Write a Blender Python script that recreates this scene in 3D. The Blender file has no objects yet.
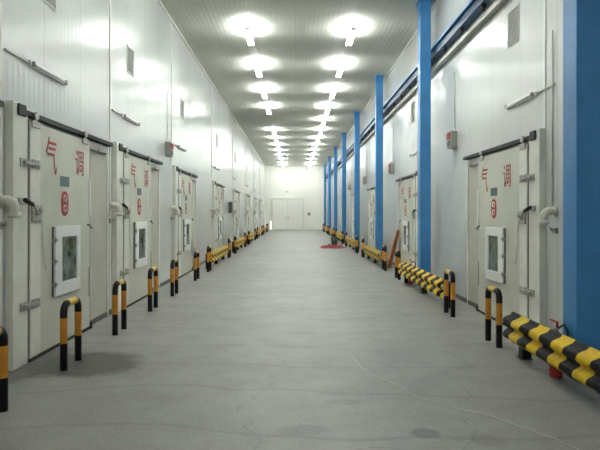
import bpy, math, random
from mathutils import Vector, Matrix
random.seed(7)
PI = math.pi
SC = bpy.context.scene
COL = SC.collection

# ------------------------------------------------------------------ sizes
XL, XR = -2.93, 3.07          # wall planes
YN, YF = -6.0, 57.0           # near / far end
ZC = 6.15                     # ceiling
F = 590.0

# ------------------------------------------------------------------ materials
def new_mat(name):
    m = bpy.data.materials.new(name); m.use_nodes = True
    nt = m.node_tree
    for n in list(nt.nodes): nt.nodes.remove(n)
    o = nt.nodes.new('ShaderNodeOutputMaterial')
    b = nt.nodes.new('ShaderNodeBsdfPrincipled')
    nt.links.new(b.outputs[0], o.inputs[0])
    return m, nt, b
def mth(nt, op, a, b=None, c=None):
    n = nt.nodes.new('ShaderNodeMath'); n.operation = op
    for i, v in enumerate((a, b, c)):
        if v is None: continue
        if isinstance(v, (int, float)): n.inputs[i].default_value = v
        else: nt.links.new(v, n.inputs[i])
    return n.outputs[0]
def coords(nt, kind='Object'):
    t = nt.nodes.new('ShaderNodeTexCoord')
    s = nt.nodes.new('ShaderNodeSeparateXYZ')
    nt.links.new(t.outputs[kind], s.inputs[0])
    return t.outputs[kind], s.outputs
def noise(nt, vec, scale, detail=4, rough=.55, vscale=None):
    if vscale:
        mp = nt.nodes.new('ShaderNodeMapping'); mp.inputs['Scale'].default_value = vscale
        nt.links.new(vec, mp.inputs[0]); vec = mp.outputs[0]
    n = nt.nodes.new('ShaderNodeTexNoise')
    n.inputs['Scale'].default_value = scale; n.inputs['Detail'].default_value = detail
    n.inputs['Roughness'].default_value = rough
    nt.links.new(vec, n.inputs['Vector'])
    return n.outputs['Fac']
def mix(nt, fac, a, b):
    n = nt.nodes.new('ShaderNodeMix'); n.data_type = 'RGBA'
    if isinstance(fac, (int, float)): n.inputs[0].default_value = fac
    else: nt.links.new(fac, n.inputs[0])
    for i, v in ((6, a), (7, b)):
        if isinstance(v, tuple): n.inputs[i].default_value = (*v, 1)
        else: nt.links.new(v, n.inputs[i])
    return n.outputs[2]
def ramp(nt, fac, lo, hi):
    n = nt.nodes.new('ShaderNodeMapRange'); n.interpolation_type = 'SMOOTHSTEP'
    nt.links.new(fac, n.inputs[0]); n.inputs[1].default_value = lo; n.inputs[2].default_value = hi
    return n.outputs[0]
def bump(nt, b, h, strength, dist):
    n = nt.nodes.new('ShaderNodeBump'); n.inputs['Strength'].default_value = strength
    n.inputs['Distance'].default_value = dist
    nt.links.new(h, n.inputs['Height']); nt.links.new(n.outputs[0], b.inputs['Normal'])

def plain(name, col, rough=.5, metal=0, var=.12, nscale=6, spec=.5, dirt=None):
    m, nt, b = new_mat(name)
    v, _ = coords(nt)
    f = noise(nt, v, nscale)
    c2 = dirt if dirt else tuple(c * (1 - var) for c in col)
    f2 = ramp(nt, f, .35, .75)
    f3 = mth(nt, 'MULTIPLY', f2, 1.0 if not dirt else .6)
    nt.links.new(mix(nt, f3, col, c2), b.inputs['Base Color'])
    b.inputs['Roughness'].default_value = rough; b.inputs['Metallic'].default_value = metal
    b.inputs['Specular IOR Level'].default_value = spec
    return m

def groove(nt, x, period, width):
    """1 inside a thin groove that repeats along x"""
    fr = mth(nt, 'FRACT', mth(nt, 'DIVIDE', x, period))
    d = mth(nt, 'ABSOLUTE', mth(nt, 'SUBTRACT', fr, .5))
    w = width / period
    return ramp(nt, d, .5 - w, .5 - w * .35)

def panel_mat(name, axis, col, rough, amp, joint=1.15, jcol=(.33, .32, .29), rib=.125, spec=.7, wob=.004):
    m, nt, b = new_mat(name)
    v, s = coords(nt)
    a = s[axis]
    g = groove(nt, a, joint, .007)
    gr = groove(nt, a, rib, .006)
    wave = mth(nt, 'SINE', mth(nt, 'MULTIPLY', a, 2 * PI / rib))
    # each panel has its own very slight tilt / tone
    wn = nt.nodes.new('ShaderNodeTexWhiteNoise'); wn.noise_dimensions = '1D'
    nt.links.new(mth(nt, 'FLOOR', mth(nt, 'ADD', mth(nt, 'DIVIDE', a, joint), .0)), wn.inputs['W'])
    tone = mth(nt, 'MULTIPLY', wn.outputs['Value'], .35)
    sc = [1, 1, 1]; sc[axis] = 1.0
    blot = ramp(nt, noise(nt, v, .55, 3), .35, .7)
    c = mix(nt, tone, col, tuple(x * .86 for x in col))
    c = mix(nt, mth(nt, 'MULTIPLY', blot, .3), c, tuple(x * .88 for x in col))
    c = mix(nt, mth(nt, 'MULTIPLY', gr, .22), c, tuple(x * .6 for x in col))
    c = mix(nt, mth(nt, 'MULTIPLY', g, .75), c, jcol)
    nt.links.new(c, b.inputs['Base Color'])
    h = mth(nt, 'ADD', mth(nt, 'MULTIPLY', wave, amp), mth(nt, 'MULTIPLY', mth(nt, 'ADD', g, mth(nt, 'MULTIPLY', gr, .25)), -.0018))
    h = mth(nt, 'ADD', h, mth(nt, 'MULTIPLY', noise(nt, v, .9, 2), wob))
    bump(nt, b, h, 1.0, 1.0)
    b.inputs['Roughness'].default_value = rough
    b.inputs['Specular IOR Level'].default_value = spec
    return m

M = {}
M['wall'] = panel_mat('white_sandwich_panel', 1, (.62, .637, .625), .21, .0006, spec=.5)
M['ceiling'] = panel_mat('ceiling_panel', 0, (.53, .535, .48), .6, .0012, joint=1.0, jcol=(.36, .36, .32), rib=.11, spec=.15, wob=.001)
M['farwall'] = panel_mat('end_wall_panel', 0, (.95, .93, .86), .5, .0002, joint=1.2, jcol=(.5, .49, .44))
M['cream'] = plain('cream_door_skin', (.60, .60, .51), .42, var=.10, nscale=2.2)
M['reveal'] = plain('grey_cream_sheet', (.50, .49, .42), .5, var=.1, nscale=3)
M['frame'] = plain('white_frame_paint', (.78, .77, .70), .45, var=.12, nscale=4)
M['white'] = plain('white_paint', (.86, .86, .85), .35, var=.06)
M['pvc'] = plain('white_plastic', (.74, .71, .63), .4, var=.15)
M['steel'] = plain('zinc_steel', (.50, .49, .46), .42, .35, var=.35, nscale=30)
M['black'] = plain('black_rubber', (.018, .018, .018), .6)
M['track'] = plain('dark_steel_track', (.014, .014, .014), .5, .0, spec=.3)
M['darkgrey'] = plain('dark_grey_metal', (.10, .10, .095), .5)
M['grey'] = plain('grey_metal', (.36, .35, .32), .5, .2)
M['red'] = plain('red_paint', (.50, .035, .03), .45, var=.3, nscale=25)
M['faded'] = plain('faded_red_paint', (.44, .05, .035), .6, var=.35, nscale=40)
M['plate'] = plain('blue_grey_plate', (.13, .19, .22), .5, var=.4, nscale=60)
M['blue'] = plain('blue_column_paint', (.050, .245, .56), .36, var=.16, nscale=3)
M['beamshade'] = plain('shaded_blue_beam_paint', (.018, .062, .15), .4, var=.2, nscale=3)  # beam's blue darkened so the colour carries its shade
M['bblack'] = plain('black_band_paint', (.011, .011, .012), .42, spec=.25, var=.2, nscale=12)
M['orange'] = plain('orange_yellow_band_paint', (.66, .27, .025), .42, var=.22, nscale=9)
M['yellow'] = plain('yellow_band_paint', (.74, .46, .03), .42, var=.2, nscale=9)
M['tray'] = plain('pale_grey_trunking', (.43, .43, .41), .5)
M['rust'] = plain('orange_brown_board', (.66, .21, .06), .6, var=.35, nscale=8)
M['redcloth'] = plain('red_cloth', (.36, .05, .06), .8, var=.5, nscale=9)
M['niche'] = plain('grey_niche', (.27, .27, .255), .7, spec=.1)
M['binmat'] = plain('dark_green_plastic', (.035, .055, .045), .5)
M['cord'] = plain('white_cord', (.75, .75, .72), .6)

def glass_mat():
    m, nt, b = new_mat('dark_window_glass')
    v, s = coords(nt)
    n = noise(nt, v, 5, 2)
    nt.links.new(mix(nt, ramp(nt, n, .4, .65), (.05, .075, .06), (.17, .21, .19)), b.inputs['Base Color'])
    b.inputs['Roughness'].default_value = .08
    return m
M['glass'] = glass_mat()

def emit_mat(name, col, st):
    m, nt, b = new_mat(name)
    b.inputs['Base Color'].default_value = (.9, .9, .9, 1)
    b.inputs['Emission Color'].default_value = (*col, 1)
    b.inputs['Emission Strength'].default_value = st
    return m
M['tube'] = emit_mat('lit_fluorescent_tube', (.95, 1.0, .97), 30)
M['day'] = emit_mat('daylight_gap', (1, 1, .96), .6)

def stripe_mat():
    m, nt, b = new_mat('yellow_black_hazard_paint')
    v, s = coords(nt)
    t = mth(nt, 'ADD', mth(nt, 'ADD', s[1], .13), mth(nt, 'MULTIPLY', s[2], .42))
    t = mth(nt, 'ADD', t, mth(nt, 'MULTIPLY', noise(nt, v, 9, 2), .05))
    fr = mth(nt, 'FRACT', mth(nt, 'DIVIDE', t, .5))
    k = ramp(nt, mth(nt, 'ABSOLUTE', mth(nt, 'SUBTRACT', fr, .5)), .24, .255)
    n = noise(nt, v, 14)
    y = mix(nt, ramp(nt, n, .4, .75), (.80, .53, .025), (.60, .39, .03))
    kk = mix(nt, ramp(nt, n, .45, .8), (.011, .011, .013), (.032, .031, .03))
    nt.links.new(mix(nt, k, y, kk), b.inputs['Base Color'])
    b.inputs['Roughness'].default_value = .55
    b.inputs['Specular IOR Level'].default_value = .1
    return m
M['stripe'] = stripe_mat()

def floor_mat():
    m, nt, b = new_mat('trowelled_concrete')
    v, s = coords(nt)
    big = ramp(nt, noise(nt, v, .35, 5, .6), .3, .7)
    mid = ramp(nt, noise(nt, v, 2.2, 6, .65), .32, .7)
    fine = noise(nt, v, 38, 4, .7)
    c = mix(nt, big, (.240, .238, .218), (.312, .307, .284))
    c = mix(nt, mth(nt, 'MULTIPLY', mid, .5), c, (.205, .203, .19))
    c = mix(nt, mth(nt, 'MULTIPLY', ramp(nt, fine, .42, .7), .35), c, (.44, .44, .41))
    # dark scuff arcs
    w = nt.nodes.new('ShaderNodeTexWave'); w.wave_type = 'RINGS'
    w.inputs['Scale'].default_value = .33; w.inputs['Distortion'].default_value = 9
    w.inputs['Detail'].default_value = 3; w.inputs['Detail Scale'].default_value = .6
    nt.links.new(v, w.inputs['Vector'])
    arc = ramp(nt, w.outputs['Fac'], .985, 1.0)
    c = mix(nt, mth(nt, 'MULTIPLY', arc, .35), c, (.15, .15, .14))
    # cracks
    dv = nt.nodes.new('ShaderNodeVectorMath'); dv.operation = 'ADD'
    nz = nt.nodes.new('ShaderNodeTexNoise'); nz.inputs['Scale'].default_value = 1.4; nz.inputs['Detail'].default_value = 5
    nt.links.new(v, nz.inputs['Vector'])
    nt.links.new(v, dv.inputs[0]); nt.links.new(nz.outputs['Color'], dv.inputs[1])
    vo = nt.nodes.new('ShaderNodeTexVoronoi'); vo.feature = 'DISTANCE_TO_EDGE'; vo.inputs['Scale'].default_value = .42
    nt.links.new(dv.outputs[0], vo.inputs['Vector'])
    crack = mth(nt, 'SUBTRACT', 1.0, ramp(nt, vo.outputs['Distance'], .0015, .006))
    c = mix(nt, mth(nt, 'MULTIPLY', crack, .32), c, (.12, .12, .11))
    # damp oily stains of fixed shape
    jig = mth(nt, 'MULTIPLY', noise(nt, v, 6, 6, .7), .9)
    for (px, py, rx, ry, k) in ((-2.2, 6.25, .66, .62, .9), (-2.75, 6.3, .3, .9, .7), (.95, 4.28, .13, .11, .55),
                                (.42, 5.0, .18, .09, .2), (.05, 4.35, .22, .12, .22), (1.35, 4.15, .14, .12, .25)):
        dx = mth(nt, 'DIVIDE', mth(nt, 'SUBTRACT', s[0], px), rx)
        dy = mth(nt, 'DIVIDE', mth(nt, 'SUBTRACT', s[1], py), ry)
        r = mth(nt, 'SQRT', mth(nt, 'ADD', mth(nt, 'MULTIPLY', dx, dx), mth(nt, 'MULTIPLY', dy, dy)))
        r = mth(nt, 'ADD', r, jig)
        msk = mth(nt, 'SUBTRACT', 1.0, ramp(nt, r, 1.1, 1.5))
        c = mix(nt, mth(nt, 'MULTIPLY', msk, k), c, (.07, .07, .063))
    nt.links.new(c, b.inputs['Base Color'])
    rr = mth(nt, 'ADD', .42, mth(nt, 'MULTIPLY', mid, .06))
    nt.links.new(rr, b.inputs['Roughness'])
    h = mth(nt, 'ADD', mth(nt, 'MULTIPLY', fine, .002), mth(nt, 'MULTIPLY', crack, -.003))
    h = mth(nt, 'ADD', h, mth(nt, 'MULTIPLY', noise(nt, v, 1.5, 3), .0015))
    bump(nt, b, h, .7, 1.0)
    return m
M['floor'] = floor_mat()

# ------------------------------------------------------------------ mesh builder
class MB:
    def __init__(self): self.v = []; self.f = []; self.mi = []; self.sm = []
    def add(self, vs, fs, mi=0, smooth=False):
        o = len(self.v); self.v += [tuple(p) for p in vs]
        for f in fs:
            self.f.append(tuple(i + o for i in f)); self.mi.append(mi); self.sm.append(smooth)
        return self
    def box(self, x0, x1, y0, y1, z0, z1, bev=0.0, mi=0):
        x0, x1 = min(x0, x1), max(x0, x1); y0, y1 = min(y0, y1), max(y0, y1); z0, z1 = min(z0, z1), max(z0, z1)
        if bev <= 0:
            vs = [(x, y, z) for x in (x0, x1) for y in (y0, y1) for z in (z0, z1)]
            return self.add(vs, [(0,1,3,2),(4,6,7,5),(0,4,5,1),(2,3,7,6),(0,2,6,4),(1,5,7,3)], mi)
        b = min(bev, (x1-x0)*.45, (y1-y0)*.45, (z1-z0)*.45)
        import bmesh
        bm = bmesh.new(); bmesh.ops.create_cube(bm, size=1)
        for p in bm.verts:
            p.co = Vector(((x0+x1)/2 + p.co.x*(x1-x0), (y0+y1)/2 + p.co.y*(y1-y0), (z0+z1)/2 + p.co.z*(z1-z0)))
        bmesh.ops.bevel(bm, geom=bm.edges[:], offset=b, segments=2, profile=.7, affect='EDGES')
        bm.verts.index_update()
        vs = [p.co[:] for p in bm.verts]; fs = [[q.index for q in f.verts] for f in bm.faces]
        bm.free()
        return self.add(vs, fs, mi)
    def tube(self, pts, r, n=12, cap=True, mi=0, smooth=True):
        pts = [Vector(p) for p in pts]
        rs = r if isinstance(r, (list, tuple)) else [r] * len(pts)
        mis = mi if isinstance(mi, (list, tuple)) else [mi] * (len(pts) - 1)
        o = len(self.v); up = None
        for i, p in enumerate(pts):
            if i == 0: t = pts[1] - p
            elif i == len(pts) - 1: t = p - pts[i-1]
            else: t = (pts[i+1] - p).normalized() + (p - pts[i-1]).normalized()
            t.normalize()
            if up is None:
                a = Vector((0, 0, 1)) if abs(t.z) < .9 else Vector((1, 0, 0))
                up = (a - t * a.dot(t)).normalized()
            else: up = (up - t * up.dot(t)).normalized()
            s = t.cross(up)
            for k in range(n):
                a = 2 * PI * k / n
                self.v.append(tuple(p + (up * math.cos(a) + s * math.sin(a)) * rs[i]))
        for i in range(len(pts) - 1):
            for k in range(n):
                a, b = o + i*n + k, o + i*n + (k+1) % n
                self.f.append((a, b, b + n, a + n)); self.mi.append(mis[i]); self.sm.append(smooth)
        if cap:
            self.f.append(tuple(o + k for k in range(n))[::-1]); self.mi.append(mis[0]); self.sm.append(False)
            e = o + (len(pts)-1)*n
            self.f.append(tuple(e + k for k in range(n))); self.mi.append(mis[-1]); self.sm.append(False)
        return self
    def build(self, name, mats, parent=None):
        me = bpy.data.meshes.new(name); me.from_pydata(self.v, [], self.f); me.update()
        for m in (mats if isinstance(mats, (list, tuple)) else [mats]): me.materials.append(m)
        me.polygons.foreach_set('material_index', self.mi)
        me.polygons.foreach_set('use_smooth', self.sm)
        import bmesh
        bm = bmesh.new(); bm.from_mesh(me); bmesh.ops.recalc_face_normals(bm, faces=bm.faces[:]); bm.to_mesh(me); bm.free()
        o = bpy.data.objects.new(name, me); COL.objects.link(o)
        if parent: o.parent = parent
        return o

def tag(o, label, cat, group=None, kind=None):
    o['label'] = label; o['category'] = cat
    if group: o['group'] = group
    if kind: o['kind'] = kind
    return o
def empty(name, loc=(0, 0, 0)):
    o = bpy.data.objects.new(name, None); COL.objects.link(o); o.location = loc
    o.empty_display_size = .1
    return o
def copy_tree(o, parent=None):
    c = o.copy(); COL.objects.link(c)
    if parent: c.parent = parent
    for ch in list(o.children):
        copy_tree(ch, c)
    return c
CHILD = {}
def index_children():
    CHILD.clear()
    for o in bpy.data.objects:
        if o.parent: CHILD.setdefault(o.parent.name, []).append(o)

ORD = ['nearest', 'second', 'third', 'fourth', 'fifth', 'sixth', 'seventh', 'eighth', 'ninth', 'tenth', 'eleventh',
       'twelfth', 'thirteenth', 'fourteenth', 'fifteenth', 'sixteenth', 'seventeenth', 'eighteenth']

# ------------------------------------------------------------------ room shell
tag(MB().box(XL-.2, XR+.2, YN-.2, YF+.2, -.2, 0).build('floor', M['floor']), 'grey trowelled concrete floor with scuffs and cracks', 'floor', kind='structure')
tag(MB().box(XL-.2, XR+.2, YN-.2, YF+.2, ZC, ZC+.15).build('ceiling', M['ceiling']), 'grey glossy panelled ceiling over the corridor', 'ceiling', kind='structure')
tag(MB().box(XL-.15, XL, YN-.2, YF+.2, 0, ZC).build('wall_left', M['wall']), 'white ribbed panel wall along the left side', 'wall', kind='structure')
tag(MB().box(XR, XR+.15, YN-.2, YF+.2, 0, ZC).build('wall_right', M['wall']), 'white ribbed panel wall along the right side', 'wall', kind='structure')
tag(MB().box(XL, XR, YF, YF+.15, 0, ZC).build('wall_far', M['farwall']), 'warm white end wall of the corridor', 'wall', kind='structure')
tag(MB().box(XL, XR, YN-.15, YN, 0, ZC).build('wall_near', M['farwall']), 'end wall behind the camera', 'wall', kind='structure')

tn = 1
def trim(mb, mat, label):
    global tn
    tag(mb.build('trim_%d' % tn, mat), label, 'trim', kind='structure'); tn += 1
trim(MB().box(XL, XL+.05, YN, YF, ZC-.05, ZC), M['frame'], 'white corner strip where left wall meets ceiling')
trim(MB().box(XR-.05, XR, YN, YF, ZC-.05, ZC), M['frame'], 'white corner strip where right wall meets ceiling')
tag(MB().box(XL, XL+.03, YN, YF, 0, .07).build('baseboard_left', M['darkgrey']), 'dark foot strip along the left wall', 'baseboard', kind='structure')
tag(MB().box(XR-.03, XR, YN, YF, 0, .07).build('baseboard_right', M['darkgrey']), 'dark foot strip along the right wall', 'baseboard', kind='structure')

LD = [2.85, 6.30, 9.78, 14.4, 21.2, 28.0, 35.0, 42.0, 49.0]      # seam of each left door
RD = [7.55, 14.6, 21.6, 28.6, 35.6, 42.6, 49.6]
for i, y in enumerate(LD):
    trim(MB().box(XL, XL+.012, y-.46, y-.42, .08, ZC-.06), M['frame'], 'narrow white joint strip rising before the %s left door' % ORD[i])
for i, y in enumerate(RD):
    trim(MB().box(XR-.012, XR, y-.34, y-.30, .08, ZC-.06), M['frame'], 'narrow white joint strip rising before the %s right door' % ORD[i])

# ------------------------------------------------------------------ lettering
def glyph(name, ch, w, h, mat, parent, place, depth=.004):
    cu = bpy.data.curves.new(name, 'FONT'); cu.body = ch; cu.size = 1.0; cu.resolution_u = 3
    to = bpy.data.objects.new(name, cu); COL.objects.link(to)
    bpy.context.view_layer.update()
    dg = bpy.context.evaluated_depsgraph_get()
    me = bpy.data.meshes.new_from_object(to.evaluated_get(dg))
    COL.objects.unlink(to); bpy.data.objects.remove(to)
    vs = [p.co.copy() for p in me.vertices]; fs = [tuple(p.vertices) for p in me.polygons]
    if not vs: return None
    x0, x1 = min(p.x for p in vs), max(p.x for p in vs); y0, y1 = min(p.y for p in vs), max(p.y for p in vs)
    out = []
    for p in vs: out.append(place((p.x-x0)/(x1-x0)*w, (p.y-y0)/(y1-y0)*h, depth))
    n = len(out)
    for p in vs: out.append(place((p.x-x0)/(x1-x0)*w, (p.y-y0)/(y1-y0)*h, 0))
    # side walls on boundary edges
    cnt = {}
    for f in fs:
        for a, b in zip(f, f[1:] + f[:1]): cnt.setdefault(frozenset((a, b)), []).append((a, b))
    sides = [(a, b, b+n, a+n) for k in cnt.values() if len(k) == 1 for a, b in k]
    mb = MB(); mb.add(out, fs + sides)
    return mb.build(name, mat, parent)

# ------------------------------------------------------------------ sliding cold-store doors
def make_door(name, side, W):
    s = .62 if side == 'L' else -.62     # s*d = local x (d = distance out of the wall)
    root = empty(name)
    def B(mb, d0, d1, u0, u1, z0, z1, bev=0, mi=0): return mb.box(s*d0, s*d1, u0, u1, z0, z1, bev, mi)
    END = 2.88
    # fixed frame: near post, head board, far jamb
    mb = MB(); B(mb, 0, .135, -.34, -.012, 0, 2.74, .012)
    mb.build('frame_post', M['frame'], root)
    mb = MB(); B(mb, 0, .05, END-.05, END, .0, 2.62, .006)
    mb.build('far_jamb', M['frame'], root)
    mb = MB(); B(mb, 0, .022, W+.0, END-.05, .0, 2.56)
    B(mb, .022, .030, W+.22, W+.235, .02, 2.5)
    mb.build('reveal_panel', M['reveal'], root)
    # panel
    mb = MB(); B(mb, .035, .15, .012, W, .035, 2.585, .014)
    pn = mb.build('door_panel', M['cream'], root)
    mb = MB(); B(mb, .15, .156, .02, .27, .05, 2.57, .002)
    mb.build('edge_strip', M['frame'], pn)
    mb = MB(); B(mb, .01, .13, -.012, .012, .0, 2.6)
    B(mb, .04, .158, .0, W, .0, .036)
    mb.build('rubber_seal', M['black'], root)
    # track
    mb = MB(); B(mb, .02, .15, -.26, END+.03, 2.635, 2.69, .005)
    mb.build('overhead_track', M['track'], root)
    mb = MB(); B(mb, .0, .17, -.25, -.08, 2.61, 2.73, .01)
    mb.build('track_end_box', M['track'], root)
    for u in (.14, W-.2):
        mb = MB()
        B(mb, .15, .185, u-.10, u+.10, 2.53, 2.60, .006)
        mb.tube([(s*.16, u, 2.66), (s*.195, u, 2.66)], .045, 14)
        B(mb, .16, .175, u-.03, u+.03, 2.56, 2.68, .004)
        mb.build('roller_hanger', M['steel'], root)
    mb = MB(); B(mb, .02, .11, W+.06, END-.14, 2.50, 2.60, .01)
    mb.tube([(s*.11, W+.45, 2.52), (s*.13, W+.45, 2.52)], .03, 10)
    mb.build('drive_housing', M['grey'], root)
    # clamps across the seam
    for z in (2.13, .62):
        mb = MB()
        B(mb, .135, .158, -.20, -.03, z-.045, z+.045, .006)
        B(mb, .156, .180, .04, .24, z-.05, z+.05, .006)
        B(mb, .165, .20, -.16, .20, z-.018, z+.018, .006)
        mb.tube([(s*.158, -.12, z), (s*.215, -.12, z)], .02, 10)
        for q in (.08, .19):
            for w2 in (-.028, .028): mb.tube([(s*.18, q, z+w2), (s*.19, q, z+w2)], .010, 8)
        mb.build('clamp', M['steel'], root)
    # latch with lever
    mb = MB(); z = 1.63
    B(mb, .156, .195, .03, .27, z-.12, z+.06, .01)
    B(mb, .135, .16, -.24, -.03, z-.02+.08, z+.05+.08, .006)
    mb.tube([(s*.20, .08, z-.04), (s*.25, .08, z-.04), (s*.27, -.05, z+.05), (s*.25, -.2, z+.10)], .016, 8)
    mb.tube([(s*.19, .2, z), (s*.24, .2, z)], .03, 12)
    for q in (.06, .24):
        for w2 in (-.09, .03): mb.tube([(s*.19, q, z+w2), (s*.20, q, z+w2)], .011, 8)
    la = mb.build('latch', M['steel'], root)
    mb = MB(); mb.tube([(s*.26, -.07, z+.06), (s*.245, -.23, z+.105)], .024, 10)
    mb.build('lever_grip', M['black'], la)
    # inspection window
    u0, u1, z0, z1 = .60, 1.40, .62, 1.44
    if side == 'R': u0, u1 = .80, 1.56
    d1 = .215; mb = MB(); fw = .13
    B(mb, .15, d1, u0, u1, z0, z0+fw+.02, .008); B(mb, .15, d1, u0, u1, z1-fw, z1, .008)
    B(mb, .15, d1, u0, u0+fw+.07, z0+.02, z1-.02, .008); B(mb, .15, d1, u1-fw+.02, u1, z0+.02, z1-.02, .008)
    wf = mb.build('window_frame', M['white'], root)
    mb = MB(); B(mb, .155, .185, u0+fw, u1-fw+.03, z0+fw, z1-fw+.01)
    mb.build('pane', M['glass'], wf)
    for z in (z0+.14, (z0+z1)/2, z1-.16):
        mb = MB()
        B(mb, .16, d1+.012, u0-.022, u0+.05, z-.015, z+.015, .004)
        mb.tube([(s*(d1+.005), u0-.012, z-.035), (s*(d1+.005), u0-.012, z+.035)], .009, 8)
        mb.build('hinge', M['grey'], wf)
    mb = MB(); B(mb, .15, .175, u0-.008, u0-.001, z0, z1)
    mb.build('window_seal', M['black'], wf)
    # pull strip at the far edge
    mb = MB(); B(mb, .15, .175, W-.05, W-.015, 1.36 if side == 'R' else 1.55, 2.05, .005)
    mb.build('edge_handle', M['white'], root)
    mb = MB(); mb.tube([(s*.15, W-.10, 1.44), (s*.19, W-.10, 1.44), (s*.20, W-.04, 1.40), (s*.19, W+.02, 1.39)], .012, 8)
    mb.build('pull_hook', M['darkgrey'], root)
    mb = MB(); B(mb, .15, .165, W-.05, W-.02, .45, .86, .004)
    mb.build('lower_strip', M['grey'], root)
    mb = MB(); mb.tube([(s*.14, W+.03, .0), (s*.14, W+.03, .09)], .028, 10)
    mb.build('floor_guide', M['black'], root)
    # lettering: left door reads away from the camera, right door reads towards it
    def placer(ua, za):
        if side == 'L': return lambda x, y, d: (s*(.1505+d), ua + x, za + y)
        return lambda x, y, d: (s*(.1505+d), ua - x, za + y)
    a, b, mid = (.42, 1.32, .80) if side == 'L' else (1.86, .88, 1.28)
    dz = 0 if side == 'L' else -.05
    g = glyph('red_character', '气', .30, .43, M['faded'], root, placer(a, 2.05+dz))
    if g: g['label'] = 'faded red painted character 气'
    g = glyph('red_character', '调', .29, .33, M['faded'], root, placer(b, 2.09+dz))
    if g: g['label'] = 'faded red painted character 调'
    uc = mid + (.17 if side == 'L' else 0)
    mb = MB(); zp = 1.925 if side == 'L' else 1.93
    B(mb, .15, .156, uc-.14, uc+.14, zp, zp+.125, .003)
    mb.build('name_plate', M['plate'], root)
    mb = MB(); pts = []; n = 40; zo = 1.715 if side == 'L' else 1.73
    for k in range(n):
        t = 2*PI*k/n; cx, cz = math.cos(t), math.sin(t)
        pts.append((uc + .115*math.copysign(abs(cx)**.75, cx), zo + .15*math.copysign(abs(cz)**.75, cz)))
    vs = [(s*.150, p[0], p[1]) for p in pts] + [(s*.155, p[0], p[1]) for p in pts]
    mb.add(vs, [tuple(range(n, 2*n)), tuple(range(n))[::-1]] + [(k, (k+1) % n, n+(k+1) % n, n+k) for k in range(n)])
    ov = mb.build('red_oval_sign', M['red'], root)
    for zc in (zo+.065, zo-.06):
        mb = MB()
        ring = [(s*.157, uc + .045*math.cos(2*PI*k/16), zc + .036*math.sin(2*PI*k/16)) for k in range(17)]
        mb.tube(ring, .010, 6, cap=False)
        mb.build('pale_mark', M['frame'], ov)
    # thin cable dropping from the latch
    mb = MB()
    mb.tube([(s*.17, .26, 1.56), (s*.175, .31, 1.45), (s*.168, .30, 1.25), (s*.165, .36, 1.1), (s*.162, .40, .95)], .006, 6)
    mb.build('cable', M['cord'], root)
    root['kind'] = 'structure'
    return root

doorL = make_door('door_1', 'L', 1.86)
doorR = make_door('door_20', 'R', 2.05)
index_children()
for i, y in enumerate(LD):
    o = doorL if i == 0 else copy_tree(doorL)
    o.name = 'door_%d' % (i+1); o.location = (XL, y, 0)
    tag(o, 'cream sliding cold store door with red characters, %s on the left wall' % ORD[i], 'door', 'cold store doors on the left wall', 'structure')
for i, y in enumerate(RD):
    o = doorR if i == 0 else copy_tree(doorR)
    o.name = 'door_%d' % (i+len(LD)+1); o.location = (XR, y, 0); o.scale = (1, 1, .962)
    tag(o, 'cream sliding cold store door with red characters, %s on the right wall' % ORD[i], 'door', 'cold store doors on the right wall', 'structure')

# ------------------------------------------------------------------ high niches in the walls
wn = 1
for side, ys in (('left', LD), ('right', RD)):
    for i, y in enumerate(ys):
        u = (.52 if i < 3 else .70) if side == 'left' else .54
        mb = MB(); X0 = XL if side == 'left' else XR; s = 1 if side == 'left' else -1
        z0, z1, a, b = 4.08, 4.52, y+u, y+u+.38
        if side == 'right': z0, z1 = 3.98, 4.46
        for (p0, p1, q0, q1) in ((a-.015, b+.015, z0-.015, z0), (a-.015, b+.015, z1, z1+.015), (a-.015, a, z0, z1), (b, b+.015, z0, z1)):
            mb.box(X0, X0+s*.015, p0, p1, q0, q1, .003)
        w = mb.build('window_%d' % wn, M['frame'])
        mb = MB(); mb.box(X0, X0+s*.008, a, b, z0, z1); mb.build('pane', M['niche'], w)
        tag(w, 'small grey framed hatch high above the %s %s door' % (ORD[i], side), 'window', kind='structure'); wn += 1

# ------------------------------------------------------------------ wall lamps above the doors (unlit)
def make_walllamp(side):
    s = 1 if side == 'left' else -1
    root = empty('wall_lamp')
    MB().box(0, s*.03, .60, 1.60, -.035, .035, .008).build('housing', M['white'], root)
    MB().tube([(s*.05, .64, -.01), (s*.05, 1.56, -.01)], .014, 10).build('tube', M['white'], root)
    for u in (.64, 1.56): MB().box(s*.028, s*.068, u-.02, u+.02, -.03, .02, .004).build('tube_holder', M['grey'], root)
    MB().box(0, s*.022, .06, .62, -.011, .011, .003).build('conduit', M['tray'], root)
    return root
for side, ys, X0, z in (('left', LD, XL, 3.25), ('right', RD, XR, 3.12)):
    p = make_walllamp(side); index_children()
    for i, y in enumerate(ys):
        o = p if i == 0 else copy_tree(p)
        o.location = (X0, y-(.42 if side == 'left' else .66), z)
        tag(o, 'unlit tube lamp with short conduit above the %s %s door' % (ORD[i], side), 'lamp', 'unlit wall lamps on the %s wall' % side)

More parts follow.
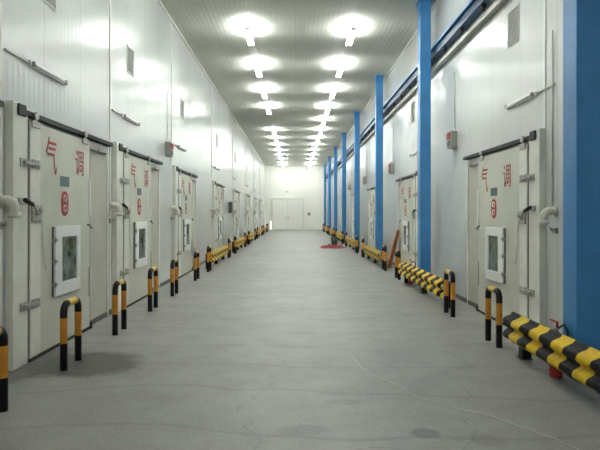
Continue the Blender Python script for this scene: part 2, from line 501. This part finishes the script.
# ------------------------------------------------------------------ plastic elbow vents beside the doors
def make_elbow(side):
    s = 1 if side == 'left' else -1
    root = empty('vent_pipe')
    mb = MB(); P = []
    P += [(0, 0, 0), (s*.10, 0, 0)]
    for k in range(1, 8):
        a = PI/2*k/7; P.append((s*(.10+.09*math.sin(a)), 0, -.09*(1-math.cos(a))))
    P.append((s*.19, 0, -.17))
    mb.tube(P, .062, 16)
    mb.build('elbow', M['pvc'], root)
    MB().tube([(s*.012, 0, 0), (s*.045, 0, 0)], .078, 16).build('wall_collar', M['pvc'], root)
    MB().tube([(s*.19, 0, -.13), (s*.19, 0, -.20)], .073, 16).build('end_collar', M['pvc'], root)
    mb = MB(); mb.box(0, s*.05, -.06, .06, -.33, -.25, .006); mb.tube([(s*.05, 0, -.28), (s*.09, 0, -.28), (s*.09, 0, -.24)], .012, 8)
    mb.build('valve', M['grey'], root)
    if side == 'right': MB().tube([(s*.02, .10, .0), (s*.02, .10, 2.75)], .014, 8).build('conduit', M['pvc'], root)
    return root
for side, ys, X0, z in (('left', LD, XL, 1.72), ('right', RD, XR, 1.62)):
    p = make_elbow(side); index_children()
    for i, y in enumerate(ys):
        o = p if i == 0 else copy_tree(p)
        o.location = (X0, y-(.48 if side == 'left' else .62), z); o.scale = (.85 if side == 'left' else .78,)*3
        tag(o, 'white plastic elbow pipe on the wall before the %s %s door' % (ORD[i], side), 'pipe', 'elbow vent pipes on the %s wall' % side)

# ------------------------------------------------------------------ small alarm boxes
def make_alarm(s):
    root = empty('alarm_box')
    MB().box(0, s*.13, -.14, .14, -.16, .16, .012).build('case', M['grey'], root)
    MB().box(s*.125, s*.15, -.10, .10, .01, .13, .008).build('lens', M['red'], root)
    MB().box(s*.125, s*.14, -.10, .10, -.13, -.03, .006).build('grille', M['darkgrey'], root)
    MB().tube([(s*.02, 0, .16), (s*.02, 0, 1.3)], .010, 6).build('conduit', M['pvc'], root)
    return root
p = make_alarm(-1); index_children()
for i, y in enumerate((11.3, 18.4, 25.4, 32.4)):
    o = p if i == 0 else copy_tree(p); o.location = (XR+.002, y, 3.0)
    tag(o, 'grey box with red lens on the right wall past the %s door' % ORD[i], 'alarm', 'alarm boxes on the right wall')
o = make_alarm(1); o.location = (XL-.002, 13.45, 3.05)
tag(o, 'grey box with red lens high on the left wall before the fourth door', 'alarm')
root = empty('control_box', (XL-.002, 26.2, 1.85))
MB().box(0, .16, -.2, .2, -.25, .25, .01).build('case', M['darkgrey'], root)
MB().box(.155, .17, -.16, .16, -.2, .2, .006).build('cover', M['grey'], root)
tag(root, 'dark grey control box on the left wall before the sixth door', 'control box')

# ------------------------------------------------------------------ blue columns
def make_column():
    root = empty('steel_column')
    MB().box(-.115, .115, -.145, .145, .0, ZC, .008).build('shaft', M['blue'], root)
    mb = MB(); mb.box(-.123, .123, -.153, .153, 0, .02, .004)
    for x in (-.112, .112):
        for y in (-.142, .142): mb.tube([(x, y, .02), (x, y, .03)], .008, 8)
    mb.build('base_plate', M['blue'], root)
    MB().box(-.15, .15, -.18, .18, ZC-.03, ZC, .004).build('head_plate', M['blue'], root)
    return root
p = make_column(); index_children()
CY = [-1.35, 5.75, 12.75, 19.6, 26.6, 33.6, 40.6, 47.6, 54.6]
lab = ['bright blue square steel column out of view beside the camera', 'wide looking blue steel column cut by the right edge of the photo']
for i, y in enumerate(CY):
    o = p if i == 0 else copy_tree(p); o.location = (2.79, y, 0)
    tag(o, lab[i] if i < 2 else 'blue square steel column on the right side, %s fully visible from the camera' % ('nearest' if i == 2 else ORD[i-2]), 'column', 'blue columns along the right wall')

# blue beam behind the columns, with hanger studs and trunking
root = empty('steel_beam', (2.975, YN, 5.0))
L = YF - YN; mb = MB()
mb.box(-.06, .08, 0, L, .09, .11); mb.box(-.06, .08, 0, L, -.11, -.09); mb.box(-.012, .012, 0, L, -.09, .09)
mb.build('i_section', M['beamshade'], root)
MB().box(-.066, -.058, 0, L, .088, .125).build('lit_top_edge', M['blue'], root)  # brighter strip paints lamp light along the top flange
y = .9
while y < L:
    mb = MB(); mb.box(-.03, .03, y-.03, y+.03, -.17, -.11); mb.tube([(0, y, -.11), (0, y, -.22)], .012, 6)
    mb.build('hanger', M['track'], root); y += 1.2
tag(root, 'long blue steel beam with painted shade running high along the right wall behind the columns', 'beam')
tag(MB().box(XR-.10, XR-.002, YN+.02, YF-.02, 4.66, 4.74, .01).build('cable_trunking', M['tray']), 'pale grey trunking running under the blue beam on right wall', 'trunking')

# ------------------------------------------------------------------ hoop bollards
def make_bollard():
    H, r, Lh, R = .665, .037, .40, .09
    P = []; mi = []
    def leg(y, zs): return [(0, y, z) for z in zs]
    P += leg(0, (0, .27)); mi += [0]
    P += [(0, 0, .53)]; mi += [1]
    P += [(0, 0, H-R)]; mi += [0]
    for k in range(1, 6):
        a = PI/2*k/5; P.append((0, R*(1-math.cos(a)), H-R+R*math.sin(a))); mi.append(0)
    P.append((0, Lh-R, H)); mi.append(2)
    for k in range(1, 6):
        a = PI/2*k/5; P.append((0, Lh-R+R*math.sin(a), H-R+R*math.cos(a))); mi.append(0)
    P.append((0, Lh, .53)); mi.append(0)
    P.append((0, Lh, .27)); mi.append(1)
    P.append((0, Lh, 0)); mi.append(0)
    mb = MB(); mb.tube(P, r, 16, mi=mi)
    return mb.build('hoop_bollard', [M['bblack'], M['orange'], M['yellow']])
bol = make_bollard()
first = True
def put_bollards(side, spots, x):
    global first
    for (y, lab, xx) in spots:
        o = bol if first else bol.copy()
        if not first: COL.objects.link(o)
        first = False
        o.location = (xx if xx else x, y, 0)
        tag(o, lab, 'bollard', 'black and orange hoop bollards on the %s' % side)
S = []
S.append((4.37, 'orange and black hoop bollard cut off by the left edge of the photo', None))
S.append((6.02, 'orange and black hoop bollard under the window of the nearest whole left door', None))
S.append((7.74, 'orange and black hoop bollard at far edge of the nearest whole left door', None))
S.append((9.60, 'orange and black hoop bollard at near post of the third left door', None))
S.append((11.35, 'orange and black hoop bollard at far edge of the third left door', None))
S.append((13.95, 'orange and black hoop bollard at near post of the fourth left door', None))
S.append((16.0, 'orange and black hoop bollard at far edge of the fourth left door', None))
for i in range(4, 9):
    S.append((LD[i]-.2, 'small looking hoop bollard at near post of the %s left door' % ORD[i], None))
    S.append((LD[i]+1.9, 'small looking hoop bollard at far edge of the %s left door' % ORD[i], None))
put_bollards('left', S, -2.36)
S = []
S.append((7.02, 'orange and black hoop bollard beside the nearest yellow black guard rail on right', None))
S.append((9.08, 'orange and black hoop bollard at far edge of the nearest right door', None))
for i in range(1, 7):
    x = 2.50 if i == 1 else 2.46
    S.append((RD[i]-.45, 'hoop bollard at near post of the %s right door' % ORD[i], x))
    S.append((RD[i]+1.7, 'hoop bollard at far edge of the %s right door' % ORD[i], x))
put_bollards('right', S, 2.43)

# ------------------------------------------------------------------ W-beam guard rails
def make_rail(L, side):
    """beam faces the aisle; local y 0..L, aisle = -x for the right side"""
    s = -1 if side == 'right' else 1
    root = empty('guard_rail')
    ctrl = [(.0, .160), (.012, .172), (.020, .186), (.090, .214), (.104, .232), (.104, .262), (.090, .280), (.052, .304),
            (.046, .316), (.052, .328), (.090, .352), (.104, .370), (.104, .400), (.090, .418), (.020, .446), (.012, .460), (.0, .472)]
    ctrl = [(d, .302 + (z-.316)*1.13) for d, z in ctrl]
    t = .006; mb = MB(); n = len(ctrl); ns = max(2, int(L/.5))
    ys = [L*k/ns for k in range(ns+1)]
    vs = []
    for y in ys:
        for d, z in ctrl: vs.append((s*d, y, z))
    for y in ys:
        for d, z in ctrl: vs.append((s*(d-t), y, z))
    fs = []; off = n*len(ys)
    for j in range(ns):
        for k in range(n-1):
            a = j*n+k; fs.append((a, a+1, a+1+n, a+n)); fs.append((off+a, off+a+n, off+a+1+n, off+a+1))
        for k in (0, n-1):
            a = j*n+k; fs.append((a, a+n, off+a+n, off+a))
    for j in (0, ns):
        for k in range(n-1):
            a = j*n+k; fs.append((a, a+1, off+a+1, off+a))
    mb.add(vs, fs, smooth=True)
    mb.build('corrugated_beam', M['stripe'], root)
    k = max(2, round(L/1.45)); m = .24
    for q in range(k):
        y = m + (L-2*m)*q/(k-1)
        mb = MB(); mb.box(-s*.105, -s*.005, y-.055, y+.055, 0, .44, .006)
        po = mb.build('post', M['bblack'], root)
        mb = MB()
        mb.box(-s*.005, s*.018, y-.04, y+.04, .30, .335)
        mb.tube([(s*.015, y, .317), (s*.058, y, .317)], .016, 8)
        mb.build('bolt', M['steel'], po)
        mb = MB(); mb.box(-s*.115, s*.005, y-.065, y+.065, 0, .01)
        mb.build('foot_plate', M['bblack'], po)
    return root
r0 = make_rail(3.3, 'right'); r0.location = (2.475, 3.43, 0)
tag(r0, 'large yellow and black striped corrugated guard rail at lower right of photo', 'guard rail')
proto = {}
RG = [('right', 9.72, 4.1, 'between the nearest and second right doors'),
      ('right', 16.95, 3.9, 'between the second and third right doors')]
for i in range(2, 6): RG.append(('right', RD[i]+2.35, 3.9, 'between the %s and %s right doors' % (ORD[i], ORD[i+1])))
RG += [('left', 16.6, 4.1, 'between the fourth and fifth left doors')]
for i in range(4, 8): RG.append(('left', LD[i]+2.5, LD[i+1]-.4-LD[i]-2.5 if False else 3.9, 'between the %s and %s left doors' % (ORD[i], ORD[i+1])))
for side, y, L, where in RG:
    k = (side, round(L, 2))
    if k not in proto:
        proto[k] = make_rail(L, side); o = proto[k]
    else:
        index_children(); o = copy_tree(proto[k])
    o.location = (2.52 if side == 'right' else -2.44, y, 0)
    tag(o, 'yellow and black striped guard rail ' + where, 'guard rail', 'guard rails on the ' + side)

# ------------------------------------------------------------------ ceiling lamps
def make_lamp():
    root = empty('ceiling_lamp')
    mb = MB(); mb.box(-.02, .02, -.66, .66, -.265, -.215, .006)
    mb.build('housing', M['white'], root)
    for x in (-.05, .05): MB().tube([(x, -.62, -.245), (x, .62, -.245)], .02, 8).build('tube', M['tube'], root)
    for y in (-.64, .64): MB().box(-.074, .074, y-.018, y+.018, -.27, -.22, .004).build('tube_holder', M['white'], root)
    for y in (-.45, .45): MB().tube([(0, y, -.22), (0, y, 0)], .008, 6).build('stem', M['white'], root)
    return root
p = make_lamp(); index_children(); first = True
ys = [-4.1, -1.3, 7.45, 10.95] + [14.45 + 3.5*k for k in range(12)] + [55.5]  # pairs behind the camera added as fill, last pair added to brighten end wall
for side, x in (('left', -1.12), ('right', 1.37)):
    vis = [y for y in ys if y > 12 and not (side == 'left' and abs(y-28.45) < .1)]
    for y in ys:
        if side == 'left' and abs(y-28.45) < .1: continue
        o = p if first else copy_tree(p); first = False
        o.location = (x, y, ZC)
        if y in vis:
            k = vis.index(y)
            lb = 'lit ceiling tube lamp in the %s row, %s visible from the camera' % (side, ORD[k])  # the last of each row is the added end wall fill
        else:
            lb = 'lit ceiling tube lamp in %s row above the frame, %s' % (side, {-4.1: 'added fill farther behind camera', -1.3: 'added fill just behind camera', 7.45: 'over the nearest whole doors', 10.95: 'just before the first visible lamp'}[y])
        tag(o, lb, 'lamp', 'lit ceiling lamps in the %s row' % side)
# surface conduits that carry the lamp rows
for side, x in (('left', -1.12), ('right', 1.37)):
    tag(MB().box(x+.03, x+.05, YN, YF, ZC-.02, ZC).build('ceiling_conduit', M['tray']), 'thin pale conduit along the ceiling above the %s lamp row' % side, 'conduit')

# ------------------------------------------------------------------ far end
root = empty('door_%d' % (len(LD)+len(RD)+1), (-.73, YF, 0))
for sx in (-1, 1):
    lf = MB().box(sx*.02, sx*1.44, -.09, -.02, .02, 2.9, .01).build('leaf', M['farwall'], root)
    MB().box(sx*.10-.02, sx*.10+.02, -.12, -.085, .95, 1.25, .005).build('handle', M['steel'], lf)
mb = MB()
mb.box(-1.54, -1.44, -.11, 0, 0, 3.02, .01); mb.box(1.44, 1.54, -.11, 0, 0, 3.02, .01); mb.box(-1.54, 1.54, -.13, 0, 2.92, 3.04, .01)
mb.build('frame', M['frame'], root)
MB().box(-.05, .05, -.10, -.02, .02, 2.9).build('centre_strip', M['white'], root)
tag(root, 'wide double door in the end wall of the corridor', 'door', kind='structure')
root = empty('exit_sensor', (-.75, YF+.002, 3.65)); 
MB().box(-.2, .2, -.12, 0, -.09, .09, .02).build('case', M['white'], root)
MB().tube([(0, -.12, 0), (0, -.15, 0)], .04, 10).build('eye', M['darkgrey'], root)
tag(root, 'small white box centred above the double door on the end wall', 'sensor')
root = empty('switch_box', (1.35, YF, 1.5))
MB().box(-.12, .12, -.1, 0, -.15, .15, .01).build('case', M['grey'], root)
MB().box(-.06, .06, -.115, -.095, -.02, .08, .004).build('switch', M['darkgrey'], root)
tag(root, 'small grey switch box on the end wall right of the double door', 'switch')
tag(MB().box(-2.37, -2.285, YF-.02, YF, .02, .8).build('light_gap', M['day']), 'narrow bright strip of daylight at the left foot of the end wall', 'light gap')

# ------------------------------------------------------------------ extinguishers
def make_ext():
    root = empty('fire_extinguisher')
    mb = MB()
    mb.tube([(0, 0, .0), (0, 0, .015), (0, 0, .36), (0, 0, .40), (0, 0, .425), (0, 0, .44)], [.058, .064, .064, .052, .03, .02], 18)
    mb.build('cylinder', M['red'], root)
    mb = MB(); mb.tube([(0, 0, .44), (0, 0, .475)], .022, 12); mb.box(-.012, .012, -.02, .10, .475, .49, .003)
    mb.build('valve', M['steel'], root)
    mb = MB(); mb.box(-.012, .012, -.03, .13, .515, .53, .003); mb.box(-.012, .012, -.03, -.015, .47, .53, .003)
    mb.build('lever', M['red'], root)
    mb = MB(); mb.tube([(.02, 0, .46), (.075, -.01, .50), (.105, -.02, .44), (.10, -.03, .32), (.085, -.03, .20), (.08, -.03, .12)], .011, 8)
    mb.build('hose', M['black'], root)
    mb = MB(); mb.tube([(.08, -.03, .12), (.08, -.03, .05)], [.012, .02], 10)
    mb.build('nozzle', M['black'], root)
    return root
e = make_ext(); e.location = (2.55, 5.76, 0); e.scale = (.98, .98, 1.03)
tag(e, 'red fire extinguisher on the floor behind the large lower right guard rail', 'fire extinguisher', 'fire extinguishers')
index_children(); e2 = copy_tree(e); e2.location = (2.62, 13.35, 0)
tag(e2, 'red fire extinguisher behind the guard rail before the second right door', 'fire extinguisher', 'fire extinguishers')

# ------------------------------------------------------------------ leaning orange board
mb = MB()
zb, zt = 0, 1.1
def quad(w, t, x, z, y): return [(x-t/2, y-w/2, z), (x+t/2, y-w/2, z), (x+t/2, y+w/2, z), (x-t/2, y+w/2, z)]
vs = quad(.42, .04, 0, 0, 0) + quad(.34, .04, .19, .75, 0) + quad(.20, .04, .275, 1.1, 0)
mb.add(vs, [(3,2,1,0), (0,1,5,4), (1,2,6,5), (2,3,7,6), (3,0,4,7), (4,5,9,8), (5,6,10,9), (6,7,11,10), (7,4,8,11), (8,9,10,11)])
o = mb.build('leaning_board', M['rust']); o.location = (2.75, 17.3, 0); o.rotation_euler = (0, 0, -.42)
tag(o, 'orange brown tapered board leaning against the right wall past the second door', 'board')

# ------------------------------------------------------------------ red heap and bin
mb = MB(); rnd = random.Random(3)
nx, ny = 34, 22; vs = []; fs = []
for j in range(ny+1):
    for i in range(nx+1):
        u, v = i/nx*2-1, j/ny*2-1
        r = math.sqrt(u*u + v*v)
        e_ = max(0, 1-r**2.5)
        w = 1 + .12*math.sin(5*math.atan2(v, u)+1)
        z = .004 + e_*(.07 + .05*math.sin(u*11+v*4) * math.cos(v*9-u*3) + .03*math.sin(u*23))
        k = 1/ max(1, r) if r > 1 else 1
        vs.append((u*k*.68*w, v*k*.8*w, max(.004, z)))
for j in range(ny):
    for i in range(nx):
        a = j*(nx+1)+i; fs.append((a, a+1, a+nx+2, a+nx+1))
n0 = len(vs); border = [i for i in range(nx+1)] + [j*(nx+1)+nx for j in range(1, ny+1)] + [ny*(nx+1)+i for i in range(nx-1, -1, -1)] + [j*(nx+1) for j in range(ny-1, 0, -1)]
low = [(vs[i][0], vs[i][1], 0) for i in border]
vs += low; nb = len(border)
for k in range(nb): fs.append((border[k], border[(k+1) % nb], n0+(k+1) % nb, n0+k))
fs.append(tuple(n0+k for k in range(nb))[::-1])
mb.add(vs, fs, smooth=True)
o = mb.build('cloth_heap', M['redcloth']); o.location = (1.74, 27.3, 0); o.scale = (.9, 1, 1.3)
tag(o, 'crumpled dark red cloth heap lying on the floor at the right', 'cloth')
root = empty('waste_bin', (1.95, 29.2, 0))
mb = MB(); mb.tube([(0, 0, 0), (0, 0, .38)], [.14, .18], 20); mb.build('bin_body', M['binmat'], root)
MB().tube([(0, 0, .38), (0, 0, .41)], .19, 20).build('rim', M['black'], root)
tag(root, 'small dark green bin standing behind the red cloth heap', 'bin')

# ------------------------------------------------------------------ thin white cord on the floor
px = [(352, 356), (362, 368), (375, 377), (388, 381), (400, 387), (413, 395), (427, 401), (447, 406), (467, 411), (480, 413), (493, 417),
      (506, 421), (520, 427), (532, 430), (543, 435), (553, 438), (563, 443), (574, 448), (590, 455)]
P = []
for x, y in px:
    Y = 1.6*F/(y-213); P.append(((x-295)*Y/F, Y, .003))
Q = []
for a, b in zip(P, P[1:]):
    for k in range(4):
        t = k/4; Q.append((a[0]+(b[0]-a[0])*t + rnd.uniform(-.006, .006), a[1]+(b[1]-a[1])*t + rnd.uniform(-.008, .008), .003))
tag(MB().tube(Q, .0024, 5).build('white_cord', M['cord']), 'thin white cord wriggling across the concrete floor at lower right', 'cord')

# ------------------------------------------------------------------ world, camera, view
w = bpy.data.worlds.new('world'); SC.world = w; w.use_nodes = True
w.node_tree.nodes['Background'].inputs[0].default_value = (.5, .52, .5, 1)
w.node_tree.nodes['Background'].inputs[1].default_value = .05
cam = bpy.data.cameras.new('camera'); co = bpy.data.objects.new('camera', cam); COL.objects.link(co)
co.location = (0, 0, 1.6); co.rotation_euler = (PI/2, 0, 0)
cam.sensor_width = 36; cam.lens = 36*F/600; cam.shift_x = 5/600; cam.shift_y = -12/600
cam.clip_start = .05; cam.clip_end = 200
SC.camera = co
SC.view_settings.view_transform = 'Standard'; SC.view_settings.look = 'None'
SC.view_settings.gamma = 1; SC.view_settings.use_curve_mapping = False
SC.view_settings.exposure = 1.68
